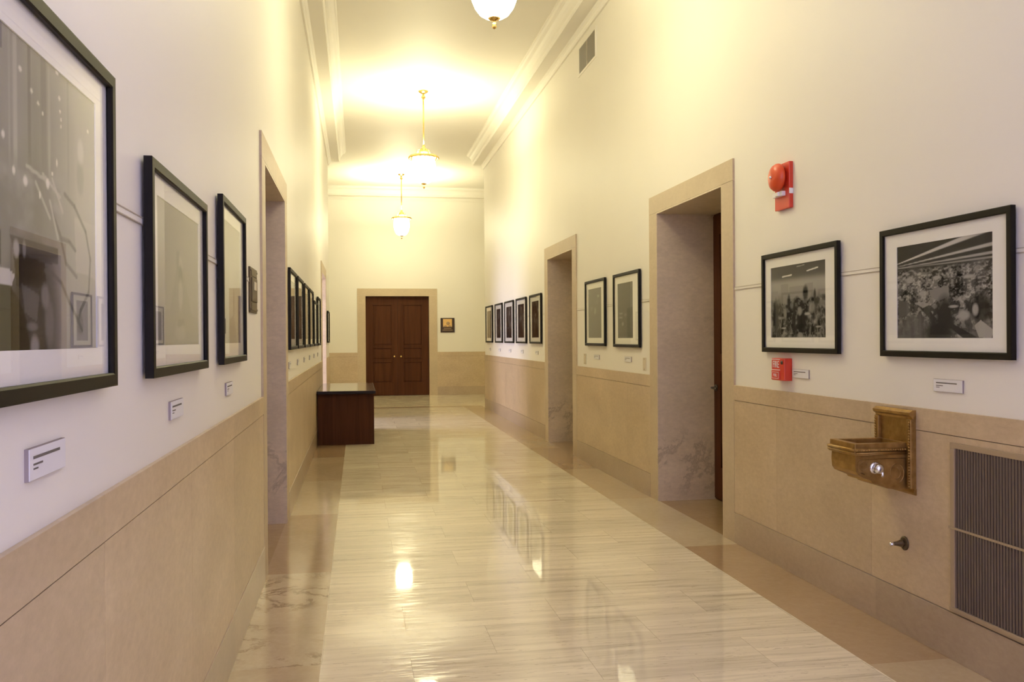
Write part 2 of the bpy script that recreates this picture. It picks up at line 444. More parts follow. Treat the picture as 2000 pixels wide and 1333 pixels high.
# cornice with a deep soffit
CP = [(0, 4.97), (.022, 4.97), (.030, 4.995), (.040, 5.005), (.046, 5.035), (.070, 5.05), (.225, 5.05), (.232, 5.075), (.245, 5.085), (.255, 5.13),
      (.275, 5.17), (.300, 5.20), (.335, 5.215), (.350, 5.24), (.362, 5.245), (.362, ZC + .01), (0, ZC + .01)]
for n, x, sgn in ((6, XL, 1), (7, XR, -1)):
    m = MB(); m.prism([(x + sgn*p, z) for p, z in CP], 1, YB, YC + .0)
    # return round the corner into the cross corridor
    xo = x + sgn*.225
    m.prism([(YC + p, z) for p, z in CP], 0, x + sgn*0.0, x - sgn*4.6)
    structure(m.build('trim_%d' % n, MT['ceiling']))
structure(MB().prism([(YF - p, z) for p, z in CP], 0, -5.2, 8.2).build('trim_8', MT['ceiling']))

# ------------------------------------------------------------------ doors
def doorway(n, side, x, sgn, y0, y1, leaf=True, handle_at=None):
    """sgn points from the wall into the corridor"""
    root = bpy.data.objects.new('door_%d' % n, None); COL.objects.link(root); root.location = (x, (y0+y1)/2, 0)
    structure(root)
    cy = (y0+y1)/2; hw = (y1-y0)/2; t = 0.014
    m = MB()
    m.box(0, sgn*t, -hw - CW, -hw, 0, ZD).box(0, sgn*t, hw, hw + CW, 0, ZD).box(0, sgn*t, -hw - CW, hw + CW, ZD + .002, ZD + .155)
    m.build('stone_casing', MT['casing'], root)
    m = MB(); d = -sgn*WT
    m.box(sgn*(t - .001), d, -hw - .001, -hw + .012, 0, ZD).box(sgn*(t - .001), d, hw - .012, hw + .001, 0, ZD).box(sgn*(t - .001), d, -hw + .012, hw - .012, ZD - .012, ZD + .001)
    m.build('stone_reveal', MT['reveal'], root)
    if leaf:
        xd = -sgn*0.52; m = MB()
        a, b = -hw + .012, hw - .012
        m.box(xd, xd - sgn*.05, a, b, .006, ZD - .012)
        lf = m.build('door_leaf', MT['door'], root)
        st = MB()
        for (p, q, z0, z1) in ((a + .02, a + .16, .02, ZD - .03), (b - .16, b - .02, .02, ZD - .03), (a + .16, b - .16, .02, .3), (a + .16, b - .16, 1.15, 1.3), (a + .16, b - .16, ZD - .2, ZD - .03)):
            st.box(xd + sgn*.014, xd, p, q, z0, z1)
        st.build('door_stiles', MT['door'], lf)
        hb = MB(); hy = b - .075
        hb.lathe([(.028, 0), (.028, sgn*.012)], 20, None, (xd + sgn*.014, hy, 1.0), 'x')
        hb.tube([(xd + sgn*.02, hy, 1.0), (xd + sgn*.062, hy, 1.0), (xd + sgn*.068, hy - .015, 1.0), (xd + sgn*.066, hy - .12, .996)], .0095)
        hb.build('lever_handle', MT['pewter'], lf)
    return root
doorway(1, 'right', XR, -1, *DR1)
doorway(2, 'right', XR, -1, *DR2)
doorway(3, 'left', XL, 1, *DL1)
doorway(4, 'left', XL, 1, *DL2, leaf=False)
# double door at the far end, with an added dark panel blocking light through the gap between leaves
structure(MB().box(FD[0], FD[1], YF + .16, YF + .2, 0, ZD).build('added_dark_backing', MT['plaquewood']))
root = structure(bpy.data.objects.new('door_5', None)); COL.objects.link(root); root.location = (1.005, YF, 0)
hw = (FD[1]-FD[0])/2
m = MB(); m.box(-hw - CW, -hw, 0, -.014, 0, ZD).box(hw, hw + CW, 0, -.014, 0, ZD).box(-hw - CW, hw + CW, 0, -.014, ZD + .003, ZD + .18)
m.box(-hw - .001, -hw + .012, -.013, .4, 0, ZD).box(hw - .012, hw + .001, -.013, .4, 0, ZD).box(-hw + .012, hw - .012, -.013, .4, ZD - .012, ZD + .001)
m.build('stone_casing', MT['casing'], root)
for s in (-1, 1):
    x0, x1 = (-hw + .014, -.003) if s < 0 else (.003, hw - .014)
    m = MB(); yd = .10
    m.box(x0, x1, yd + .02, yd + .05, .008, ZD - .016)
    px0, px1 = (x0 + .17, x1 - .135) if s < 0 else (x0 + .135, x1 - .17)
    m.box(x0, px0, yd, yd + .02, .008, ZD - .016).box(px1, x1, yd, yd + .02, .008, ZD - .016)
    rails = [(.008, .33), (.87, .92), (1.23, 1.28), (2.33, ZD - .016)]
    for z0, z1 in rails: m.box(px0, px1, yd, yd + .02, z0, z1)
    lf = m.build('door_leaf', MT['door'], root)
    p = MB()
    for z0, z1 in ((.33, .87), (.92, 1.23), (1.28, 2.33)):
        p.box(px0 + .035, px1 - .035, yd + .008, yd + .021, z0 + .035, z1 - .035, None, .006)
        for q in ((px0, px0 + .018, z0, z1), (px1 - .018, px1, z0, z1), (px0, px1, z0, z0 + .018), (px0, px1, z1 - .018, z1)):
            p.box(q[0], q[1], yd - .004, yd + .021, q[2], q[3], None, .004)
    p.build('door_panel', MT['door'], lf)
    k = MB(); kx = s*.085
    k.lathe([(.026, 0), (.026, -.008), (.010, -.012), (.010, -.035), (.024, -.042), (.028, -.055), (.020, -.068), (.004, -.072)], 16, None, (kx, yd, 1.0), 'y')
    k.build('door_knob', MT['brass'], lf)

# ------------------------------------------------------------------ pendant lamps
def pendant(y, label, gain=1.0):
    t = thing('pendant_lamp', label, 'ceiling lamp', (1.024, y, ZC), group='brass pendant lamps along the corridor ceiling')
    MB().lathe([(.078, 0), (.078, -.012), (.070, -.022), (.050, -.034), (.030, -.044), (.018, -.056), (.018, -.068), (.034, -.082), (.038, -.095), (.032, -.110), (.016, -.122), (.014, -.150)], 28).build('canopy', MT['brass'], t)
    MB().lathe([(.012, -.148), (.012, -.86)], 14).build('rod', MT['brass'], t)
    m = MB(); m.lathe([(.013, -.84), (.030, -.85), (.022, -.875), (.045, -.89), (.068, -.925), (.070, -.95), (.050, -.98), (.03, -1.0)], 24)
    for i in range(6):
        a = 2*PI*i/6
        m.tube([(.05*math.cos(a), .05*math.sin(a), -.90), (.085*math.cos(a), .085*math.sin(a), -.905), (.090*math.cos(a), .090*math.sin(a), -.945), (.12*math.cos(a), .12*math.sin(a), -.985), (.165*math.cos(a), .165*math.sin(a), -1.0)], .0065, 8)
    m.build('hub', MT['brass'], t)
    m = MB(); m.lathe([(.158, -1.005), (.185, -.990), (.212, -1.000), (.232, -1.018), (.236, -1.030), (.226, -1.042), (.200, -1.044), (.180, -1.050), (.176, -1.030), (.158, -1.012), (.158, -1.005)], 40)
    for i in range(20):
        a = 2*PI*i/20; m.ball((.222*math.cos(a), .222*math.sin(a), -1.036), .016, None, 8)
    m.build('gallery_ring', MT['brass'], t)
    MB().lathe([(.02, -.995), (.11, -1.000), (.150, -1.015), (.168, -1.045), (.176, -1.10), (.181, -1.17), (.178, -1.235), (.166, -1.295), (.143, -1.350), (.110, -1.395), (.070, -1.420), (.02, -1.430)], 40).build('glass_shade', shade_mat(LAMP_STRENGTH*gain), t)
    MB().lathe([(.010, -1.415), (.046, -1.418), (.048, -1.428), (.034, -1.440), (.012, -1.446), (.010, -1.462), (.018, -1.468), (.012, -1.478), (.020, -1.488), (.012, -1.500), (.003, -1.506)], 20).build('finial', MT['brass'], t)
    l = bpy.data.lights.new('bulb_light', 'AREA'); l.shape = 'DISK'; l.size = .30; l.energy = UPLIGHT*gain; l.color = LAMP_COLOR
    o = bpy.data.objects.new('bulb_light', l); o.location = (0, 0, -.993); o.rotation_euler = (PI, 0, 0); o.parent = t; COL.objects.link(o)
    return t
pendant(6.63, 'nearest brass pendant lamp, cut off at the top with only bowl and finial showing')
pendant(13.84, 'brass pendant lamp with glowing glass shade hanging in the middle of the corridor')
pendant(20.9, 'farthest and smallest brass pendant lamp, hanging before the wall with the double door', 1.55)

# ------------------------------------------------------------------ painted pictures
def vnoise(U, V, fu, fv, seed):
    rs = np.random.RandomState(seed); nu, nv = int(fu) + 3, int(fv) + 3
    G = rs.rand(nu, nv); a = U*fu; b = V*fv
    i, j = np.floor(a).astype(int), np.floor(b).astype(int); fa, fb = a - i, b - j
    fa, fb = fa*fa*(3 - 2*fa), fb*fb*(3 - 2*fb)
    i = np.mod(i, nu - 1); j = np.mod(j, nv - 1)
    return (G[i, j]*(1-fa)*(1-fb) + G[i+1, j]*fa*(1-fb) + G[i, j+1]*(1-fa)*fb + G[i+1, j+1]*fa*fb)
def fbm(U, V, f, seed, n=4, asp=1.0):
    s = 0; amp = 0.5
    for k in range(n): s = s + amp*vnoise(U, V, f*asp*2**k, f*2**k, seed + k); amp *= .5
    return s/(1 - .5**n)
def sm(x, a, b): t_ = np.clip((x - a)/(b - a), 0, 1); return t_*t_*(3 - 2*t_)
def blob(U, V, cu, cv, ru, rv): return np.clip(1.35 - ((U - cu)/ru)**2 - ((V - cv)/rv)**2, 0, 1)
def seg(U, V, a, b, wd):
    ax, ay = a; bx, by = b; dx, dy = bx - ax, by - ay
    t_ = np.clip(((U-ax)*dx + (V-ay)*dy)/(dx*dx + dy*dy), 0, 1)
    d = np.hypot(U - ax - t_*dx, V - ay - t_*dy); return 1 - sm(d, wd*.6, wd*1.3)
def lay(T, mask, tone): return T*(1 - mask) + tone*mask
def poly(U, V, pts):
    m_ = np.zeros_like(U, bool); n = len(pts)
    for i in range(n):
        (x1, y1), (x2, y2) = pts[i], pts[(i+1) % n]
        c = ((y1 > V) != (y2 > V)); m_ ^= c & (U < (x2 - x1)*(V - y1)/((y2 - y1) or 1e-9) + x1)
    return m_.astype(float)

def pic_office(U, V):         # cluttered sorting hall under rows of strip lights
    T = .04 + .16*fbm(U, V, 9, 3)**2*2
    cl = fbm(U, V*1.6, 14, 11, 4, 1.6); T = T + np.where(cl > .57, .26, 0)*sm(V, .95, .45)*sm(V, 0, .25)
    c2 = fbm(U, V*1.8, 34, 61, 3, 1.5); T = T + (np.where(c2 > .60, .22, 0) - np.where(c2 < .42, .06, 0))*sm(V, .30, .50)*(1 - sm(V, .72, .76))
    c3 = fbm(U, V, 18, 71, 3, 1.3); T = T + np.where(c3 > .64, .18, 0)*(1 - sm(V, .35, .5)); T = np.maximum(T, .02)
    T = lay(T, sm(V, .70, .76), .045 + .05*U*0 + .03*fbm(U, V, 5, 8))
    for (a, b, w0, tone) in (((-.02, .80), (1.02, 1.04), .018, .75), ((-.02, .775), (1.02, .88), .010, .6), ((-.02, .76), (1.02, .80), .008, .5), ((.1, .755), (1.02, .755), .006, .4)):
        q = seg(U, V, a, b, 1.0)*0
        line = a[1] + (b[1]-a[1])*(U - a[0])/(b[0]-a[0]); wd = w0*(.25 + 1.5*U)
        T = lay(T, 1 - sm(np.abs(V - line), wd*.6, wd*1.3), tone)
    T = lay(T, poly(U, V, [(.37, .50), (.57, .53), (.58, .42), (.46, .38), (.38, .44)]), .33)
    T = lay(T, poly(U, V, [(.02, .42), (.13, .39), (.15, .28), (.02, .22)]), .16)
    T = lay(T, blob(U, V, .20, .10, .20, .17)*.8, .17)
    T = lay(T, poly(U, V, [(.22, .37), (.34, .34), (.45, .20), (.40, .18)]), .07)
    T = lay(T, poly(U, V, [(.22, .37), (.30, .39), (.37, .35), (.30, .32)]), .42)
    T = lay(T, blob(U, V, .53, .22, .10, .22), .055)
    T = lay(T, blob(U, V, .44, .06, .13, .13), .05)
    T = lay(T, blob(U, V, .88, .28, .13, .16)*.9, .03)
    for c in ((.72, .23, .06, .05), (.83, .28, .03, .06), (.69, .04, .04, .03), (.62, .32, .05, .015), (.30, .47, .05, .03), (.45, .62, .05, .02), (.77, .60, .06, .02), (.15, .62, .05, .03)):
        T = lay(T, blob(U, V, *c), .50)
    T = lay(T, poly(U, V, [(.82, .13), (.88, .18), (1.0, .08), (.97, .0), (.86, .02)]), .5)
    T = lay(T, poly(U, V, [(.55, .14), (.60, .16), (.84, .02), (.75, -.02)]), .06)
    return T
def pic_machines(U, V):       # machine shop: dark ceiling with two strip lights, hazy windows, dark machines
    T = .12 + .24*sm(V, .45, .7)*(1 - sm(V, .74, .84)) + .06*fbm(U, V, 3, 5)
    T = lay(T, sm(V, .80, .88), .10)
    for (u0, u1, v0, v1) in ((.20, .34, .44, .74), (.36, .62, .50, .70), (.64, .78, .50, .72), (.02, .14, .50, .66)):
        T = lay(T, ((U > u0)*(U < u1)*(V > v0)*(V < v1)).astype(float)*.75, .30)
    ed = .50 + .12*(fbm(U, V*0, 8, 21, 4) - .5)*2
    c = fbm(U, V, 14, 31, 4, 1.2); c4 = fbm(U, V, 30, 91, 3, 1.6)
    T = lay(T, 1 - sm(V - ed, -.015, .015), .035 + .26*np.clip(c - .42, 0, 1)*2 + np.where(c4 > .62, .12, 0))
    for (u, v, a, b, k) in ((.65, .60, .05, .10, .03), (.35, .50, .03, .10, .04), (.81, .56, .02, .08, .04), (.58, .22, .09, .14, .025), (.1, .3, .05, .25, .05), (.45, .3, .03, .2, .04)):
        T = lay(T, blob(U, V, u, v, a, b), k)
    for (u, v, a, b, k) in ((.55, .36, .04, .06, .30), (.76, .40, .05, .08, .28), (.68, .32, .05, .02, .45), (.28, .34, .03, .08, .22), (.20, .28, .06, .02, .25), (.25, .14, .05, .012, .4), (.87, .15, .05, .012, .4), (.56, .04, .05, .04, .3), (.92, .45, .05, .04, .2)):
        T = lay(T, blob(U, V, u, v, a, b), k)
    T = lay(T, seg(U, V, (.23, .845), (.40, .855), .009), .85); T = lay(T, seg(U, V, (.68, .88), (.86, .905), .009), .85)
    T = lay(T, seg(U, V, (.5, .955), (.63, .965), .007), .4)
    return T
def pic_spots(U, V):          # plain grey field with a scatter of pale lights
    T = .17 + .07*V + .02*fbm(U, V, 4, 2)
    for (u, v, a, b, k) in ((.75, .83, .09, .03, .55), (.12, .92, .12, .03, .34), (.62, .72, .16, .05, .32), (.25, .60, .10, .05, .34), (.52, .55, .09, .06, .42), (.5, .50, .04, .03, .5)):
        T = lay(T, blob(U, V, u, v, a, b)*.8, k)
    return T
def pic_dim(U, V):            # soft grey field, a few small highlights
    T = .15 + .08*V - .04*U + .02*fbm(U, V, 4, 9)
    for (u, v, a, b, k) in ((.22, .45, .15, .012, .6), (.2, .38, .15, .012, .6), (.33, .26, .08, .035, .5), (.5, .42, .08, .03, .35), (.4, .03, .3, .02, .28)):
        T = lay(T, blob(U, V, u, v, a, b)*.8, k)
    T = lay(T, poly(U, V, [(.62, .03), (.98, .03), (.98, .55), (.60, .53)])*.8, .05)  # dark frame reflected in the glass, painted into the print
    return T
def pic_engine(U, V):         # close view of machinery with hoses; U runs towards the far end of the wall
    T = .15 + .06*V + .10*(fbm(U, V, 2, 14, 3, 4) - .5)
    T = lay(T, sm(U, .60, .80)*.8, .27); T = lay(T, sm(V, .97, .80)*sm(U, .78, .84)*sm(V, .44, .50)*.5, .34)
    T = lay(T, sm(V, .75, .55)*sm(U, .72, .5)*.6, .11)
    for (u, w_, k) in ((.37, .012, .30), (.335, .006, .24), (.46, .01, .10), (.56, .02, .13), (.60, .008, .26), (.75, .008, .20)):
        T = lay(T, (1 - sm(np.abs(U - u), w_*.6, w_*1.4))*sm(V, .55, .66)*.8, k)
    c = fbm(U, V, 9, 41, 4); T = T + .10*np.clip(c - .5, 0, 1)*3*sm(V, .70, .55)*sm(V, .34, .42)*sm(U, .75, .66)
    T = lay(T, poly(U, V, [(.80, .50), (.995, .50), (1, .28), (.92, .295), (.81, .298)])*.55, .36)     # pale patch
    T = lay(T, poly(U, V, [(.33, .365), (.66, .365), (.66, .31), (.58, .30), (.36, .30)])*.9, .06)
    T = lay(T, blob(U, V, .47, .10, .19, .26), .035); T = lay(T, poly(U, V, [(.35, .32), (.56, .30), (.57, .22), (.37, .21)]), .018)
    T = lay(T, poly(U, V, [(.24, 0), (.24, .21), (.33, .205), (.39, .165), (.43, .105), (.455, 0)]), .012)
    T = lay(T, poly(U, V, [(.0, 0), (.0, .35), (.28, .37), (.28, 0)])*.9, .02)
    T = lay(T, poly(U, V, [(.25, .262), (.32, .259), (.36, .241), (.34, .205), (.25, .205)])*.85, .40)
    T = lay(T, poly(U, V, [(.40, .22), (.52, .19), (.50, .10), (.42, .13)])*.6, .12)
    T = lay(T, blob(U, V, .59, .10, .035, .09)*.7, .14); T = lay(T, blob(U, V, .56, .19, .03, .045)*.6, .20)
    T = lay(T, blob(U, V, .485, .02, .03, .04)*.7, .26); T = lay(T, blob(U, V, .47, .085, .04, .015)*.6, .20)
    T = lay(T, blob(U, V, .37, .325, .02, .03)*.8, .30); T = lay(T, blob(U, V, .42, .33, .012, .03)*.6, .22)
    for P_ in ([(.717, .568), (.80, .54), (.901, .462), (.945, .359), (.927, .228), (.849, .154), (.834, .122)], [(.613, .489), (.674, .42), (.725, .319), (.814, .278)],
               [(.561, .276), (.62, .27), (.684, .245), (.75, .179), (.805, .133), (.862, .078)], [(.686, .403), (.754, .401), (.806, .376)]):
        for a, b in zip(P_, P_[1:]): T = lay(T, seg(U, V, a, b, .009)*.75, .09)
    for a, b in (((.62, .60), (.70, .50)), ((.55, .60), (.68, .55)), ((.50, .56), (.60, .46)), ((.60, .52), (.66, .40)), ((.44, .60), (.60, .58))):
        T = lay(T, seg(U, V, a, b, .007)*.7, .34)
    T = lay(T, blob(U, V, .855, .66, .035, .07)*.5, .16); T = lay(T, blob(U, V, .86, .76, .03, .05)*.6, .46)
    T = lay(T, blob(U, V, .845, .105, .03, .05)*.5, .12)
    for (u, v, a, b) in ((.403, .895, .014, .010), (.476, .852, .011, .009), (.521, .827, .011, .008), (.553, .804, .008, .007), (.663, .985, .016, .010), (.68, .901, .012, .009), (.685, .856, .010, .007), (.693, .829, .008, .006),
                         (.692, .804, .007, .006), (.298, .658, .012, .015), (.359, .565, .012, .016), (.431, .549, .018, .02), (.585, .576, .016, .022), (.656, .665, .008, .016), (.528, .525, .008, .016), (.62, .618, .009, .008), (.93, .86, .012, .01)):
        T = lay(T, blob(U, V, u, v, a*.85, b*.85)*.85, .55)
    return T
def pic_figure(U, V):         # pale hall with a standing figure in the middle
    T = .40 + .05*V + .05*(fbm(U, V, 3, 6) - .5)
    T = lay(T, poly(U, V, [(.0, .0), (.0, .22), (.28, .26), (.44, .58), (.58, .58), (.80, .24), (1, .20), (1, 0)])*.55, .33)
    T = lay(T, poly(U, V, [(.0, 1), (.0, .62), (.25, .95), (.3, 1)])*.5, .5)
    T = lay(T, blob(U, V, .53, .60, .05, .06), .55); T = lay(T, blob(U, V, .52, .52, .05, .08), .24)
    T = lay(T, blob(U, V, .52, .38, .055, .12), .52); T = lay(T, blob(U, V, .52, .10, .14, .06), .46)
    T = lay(T, poly(U, V, [(.42, .68), (.50, .70), (.48, .56), (.44, .52)])*.7, .28)
    T = lay(T, poly(U, V, [(.44, .14), (.62, .15), (.60, .20), (.46, .20)])*.6, .24)
    return T
def pic_pale(U, V):  # pale print with the glass's reflection painted into its tones
    T = .42 + .06*V + .05*(fbm(U, V, 3, 16) - .5)
    T = lay(T, blob(U, V, .45, .40, .14, .25)*.6, .52); T = lay(T, poly(U, V, [(.2, 0), (.8, 0), (.6, .25), (.35, .2)])*.6, .25)
    T = lay(T, blob(U, V, .6, .35, .03, .12), .2)
    return T
def pic_dark(seed, base=.05, hi=.20):
    def fn(U, V):
        c = fbm(U, V, 5, seed, 4); T = base + hi*np.clip(c - .35, 0, 1)**1.3*1.6
        T = lay(T, sm(V, .45, .1)*.7, base*.7)
        rs = np.random.RandomState(seed)
        for k in range(7): T = lay(T, blob(U, V, rs.rand(), .25 + .7*rs.rand(), .05 + .08*rs.rand(), .02 + .06*rs.rand())*.6, hi*1.3*rs.rand() + .05)
        return T
    return fn

def print_mesh(name, w_, h_, x0, z0, y, fn, res, parent, gain=1.0):
    nu, nv = max(8, int(res*w_/max(w_, h_))), max(8, int(res*h_/max(w_, h_)))
    uu, vv = np.meshgrid(np.linspace(0, 1, nu), np.linspace(0, 1, nv))
    T = np.clip(fn(uu, vv)*gain, .012, .9).ravel()
    verts = [(x0 + a*w_, y, z0 + b*h_) for a, b in zip(uu.ravel(), vv.ravel())]
    faces = [(j*nu + i, j*nu + i + 1, (j+1)*nu + i + 1, (j+1)*nu + i) for j in range(nv-1) for i in range(nu-1)]
    me = bpy.data.meshes.new(name); me.from_pydata(verts, [], faces)
    at = me.color_attributes.new('tone', 'FLOAT_COLOR', 'POINT')
    c = np.ones((len(T), 4), np.float32); c[:, 0] = T*1.02; c[:, 1] = T*.985; c[:, 2] = T*.92
    at.data.foreach_set('color', c.ravel())
    me.materials.append(MT['print'])
    o = bpy.data.objects.new(name, me); COL.objects.link(o); o.parent = parent; return o

def picture(side, y0, y1, z0, z1, border, mat, fn, label, group=None, res=48, bw=.030, depth=.022, gain=None):
    if gain is None: gain = .55 if side == 'right' else 1.25
    """border = margins of the print from the outer frame edge: (left, right, bottom, top) facing the wall"""
    w_, h_ = y1 - y0, z1 - z0
    t = wall_root('framed_photograph', label, 'picture', side, (y0+y1)/2, z0, group, off=.0095)
    hx = w_/2; d = -depth
    m = MB()
    prof = [(0, 0), (0, d), (.003, d - .001), (bw - .004, d - .001), (bw, d + .002), (bw, d + .010), (bw - .006, d + .010), (bw - .006, 0)]
    cs = [(-hx, 0), (hx, 0), (hx, h_), (-hx, h_)]; ins = [(1, 1), (-1, 1), (-1, -1), (1, -1)]
    rings = [[m.bm.verts.new((c[0] + s[0]*p, yv, c[1] + s[1]*p)) for p, yv in prof] for c, s in zip(cs, ins)]
    n = len(prof)
    for k in range(4):
        A, B = rings[k], rings[(k+1) % 4]
        for i in range(n): m.bm.faces.new((A[i], A[(i+1) % n], B[(i+1) % n], B[i]))
    m.build('frame', MT['frame'], t)
    l, r_, b, tp = border
    ix0, ix1, iz0, iz1 = -hx + bw - .007, hx - bw + .007, bw - .007, h_ - bw + .007
    px0, px1, pz0, pz1 = -hx + l, hx - r_, b, h_ - tp
    m = MB(); ym = d + .014
    m.box(ix0, px0, ym, ym + .003, iz0, iz1).box(px1, ix1, ym, ym + .003, iz0, iz1).box(px0, px1, ym, ym + .003, iz0, pz0).box(px0, px1, ym, ym + .003, pz1, iz1)
    m.build('mat_board', MT['mat'], t)
    print_mesh('photo_print', px1 - px0 + .01, pz1 - pz0 + .01, px0 - .005, pz0 - .005, ym + .0035, fn, res, t, gain)
    MB().box(ix0, ix1, d + .0105, d + .0125, iz0, iz1).build('glass_pane', MT['glass'], t)
    return t

# right wall, near pair, then the pair between the doors, then the row of five beyond the second door
g2, g5, g6 = 'framed photographs on the right wall', 'row of five framed photographs beyond the second right doorway', 'row of framed photographs beyond the first left doorway'
picture('right', 3.205, 4.125, 1.347, 1.973, (.125, .125, .090, .092), 1, pic_office, 'black framed photograph of a cluttered hall under strip lights, above the drinking fountain', g2, 230, gain=.70)
picture('right', 4.530, 5.462, 1.350, 1.974, (.105, .150, .092, .090), 1, pic_machines, 'black framed photograph of dark machines, hanging just above the red fire alarm pull box', g2, 200, gain=.85)
picture('right', 8.040, 8.905, 1.353, 2.090, (.125, .230, .090, .100), 1, pic_dim, 'tall framed dim grey photograph next to the open stone doorway with the wooden door', g2, 60)
picture('right', 9.225, 10.060, 1.358, 2.092, (.110, .170, .088, .095), 1, pic_spots, 'tall framed grey photograph with pale spots, beside the far right doorway', g2, 60)
names5 = ['dark framed photograph first in the row of five, nearest the far right doorway', 'dark framed photograph second in the row of five past the far right doorway',
          'dark framed photograph in the middle of the row of five on the far right wall', 'dark framed photograph fourth in the row of five on the far right wall',
          'pale framed photograph last in the row of five, by the far right wall corner']
for i, (a, b) in enumerate([(12.60, 13.47), (13.77, 14.66), (14.93, 15.84), (16.13, 16.97), (17.33, 18.22)]):
    picture('right', a, b, 1.365, 2.098, (.15, .20, .09, .10), 1, pic_dark(50 + 3*i, .05 if i < 4 else .18, .22), names5[i], g5, 30)
# left wall
picture('left', 1.190, 2.165, 1.348, 2.048, (.15, .108, .087, .087), 1, pic_engine, 'large framed photograph of machinery and hoses, nearest the viewer on the left wall', 'framed photographs on the left wall', 220, gain=1.3)
picture('left', 2.530, 3.430, 1.348, 1.946, (.125, .105, .088, .085), 1, pic_figure, 'pale framed photograph with a standing figure, middle of the three before the left doorway', 'framed photographs on the left wall', 110, gain=.72)
picture('left', 3.815, 4.590, 1.348, 2.050, (.110, .120, .088, .085), 1, pic_pale, 'pale framed photograph reflecting a doorway, beside the bronze thermostat plate', 'framed photographs on the left wall', 70, gain=.8)
n6 = ['framed photograph reflecting a brown doorway, first past the left doorway with the thermostat', 'framed photograph second past the first left doorway, above the second small card',
      'framed photograph third in the row past the first left doorway', 'framed photograph fourth in the row past the first left doorway',
      'shorter framed photograph fifth in the row past the first left doorway', 'framed photograph sixth in the row, just before the far left doorway']
for i, (a, b, zt) in enumerate([(7.56, 8.40, 2.045), (8.55, 9.42, 2.045), (9.65, 10.50, 2.045), (10.65, 11.50, 2.045), (11.72, 12.58, 1.95), (12.82, 13.70, 2.05)]):
    picture('left', a, b, 1.365, zt, (.12, .12, .09, .09), 1, pic_dark(80 + 3*i, .10, .25), n6[i], g6, 26)
picture('left', 17.05, 18.05, 1.385, 1.985, (.13, .13, .09, .09), 1, pic_dark(99, .16, .2), 'framed photograph at the end of the left wall, past the far left doorway', g6, 24)

# ------------------------------------------------------------------ title cards under the pictures
def card(side, y0, y1, z0, z1, label, group, lines=((.10, .82, .66, .09), (.10, .34, .46, .06), (.10, .22, .33, .05))):
    w_, h_ = y1 - y0, z1 - z0
    t = wall_root('title_card', label, 'label', side, (y0+y1)/2, z0, group)
    cc = MB().box(-w_/2, w_/2, -.007, 0, 0, h_, MT['cardedge']).box(-w_/2 + .001, w_/2 - .001, -.0085, -.007, .001, h_ - .001, MT['card']).build('card', None, t)
    m = MB()
    for (a, b, v, th) in lines: m.box(-w_/2 + a*w_, -w_/2 + b*w_, -.0092, -.0084, v*h_, (v + th)*h_)
    m.build('printed_lines', MT['ink'], cc)
gc = 'white title cards under the photographs'
card('left', 1.672, 1.868, 1.205, 1.262, 'white title card under the machinery photograph nearest the viewer', gc)
card('left', 2.872, 3.068, 1.205, 1.262, 'white title card under the standing figure photograph', gc)
card('left', 4.050, 4.245, 1.207, 1.262, 'white title card below the photograph beside the thermostat plate', gc)
card('right', 3.535, 3.735, 1.193, 1.250, 'white title card above the wall grille, under the cluttered hall photograph', gc)
card('right', 4.895, 5.095, 1.198, 1.250, 'white title card partly behind the red fire alarm pull box', gc)
card('right', 8.365, 8.585, 1.208, 1.260, 'white title card under the dim grey photograph by the wooden door', gc)
card('right', 9.535, 9.755, 1.208, 1.258, 'white title card under the photograph with pale spots', gc)
o5 = ['first', 'second', 'third', 'fourth', 'fifth']
for k, y in zip(o5, (13.02, 14.22, 15.40, 16.55, 17.78)): card('right', y - .1, y + .1, 1.203, 1.258, 'small white title card under the %s photograph of the row of five on the right' % k, gc)
for k, y in zip(o5 + ['sixth'], (7.78, 8.85, 9.90, 11.0, 12.1, 13.2)): card('left', y - .1, y + .1, 1.205, 1.260, 'small white title card under the %s photograph past the first left doorway' % k, gc)

# ------------------------------------------------------------------ small wall fittings
# bronze thermostat plate
t = wall_root('thermostat_plate', 'dark bronze thermostat plate with a pale button beside the left doorway', 'thermostat', 'left', 5.10, 1.598)
MB().box(-.165, .165, -.010, 0, 0, .245, None, .003).build('back_plate', MT['bronze'], t)
cv = MB().box(-.125, .125, -.016, -.009, .060, .190, None, .002).box(-.125, .125, -.013, -.009, .198, .232, None, .001).box(-.125, .125, -.013, -.009, .012, .050, None, .001).build('cover', MT['bronze'], t)
MB().box(-.045, .06, -.019, -.0155, .125, .170, None, .001).build('button', MT['cream'], cv)
for sx in (-.150, .150):
    for sz in (.018, .227): MB().lathe([(.007, -.010), (.006, -.013), (.002, -.0135)], 10, None, (sx, 0, sz), 'y').build('screw', MT['pewter'], t)
# blank switch plates
for y, lab in ((10.17, 'cream blank switch plate beside the far right doorway casing'), (7.965, 'cream blank switch plate beside the doorway with the wooden door')):
    t = wall_root('switch_plate', lab, 'switch plate', 'right', y, 1.139, 'cream switch plates on the right wall')
    MB().box(-.045, .045, -.006, 0, 0, .122, None, .0025).build('cover_plate', MT['cream'], t)
    for z in (.014, .108): MB().lathe([(.005, -.006), (.004, -.008), (.001, -.0082)], 8, None, (0, 0, z), 'y').build('screw', MT['pewter'], t)

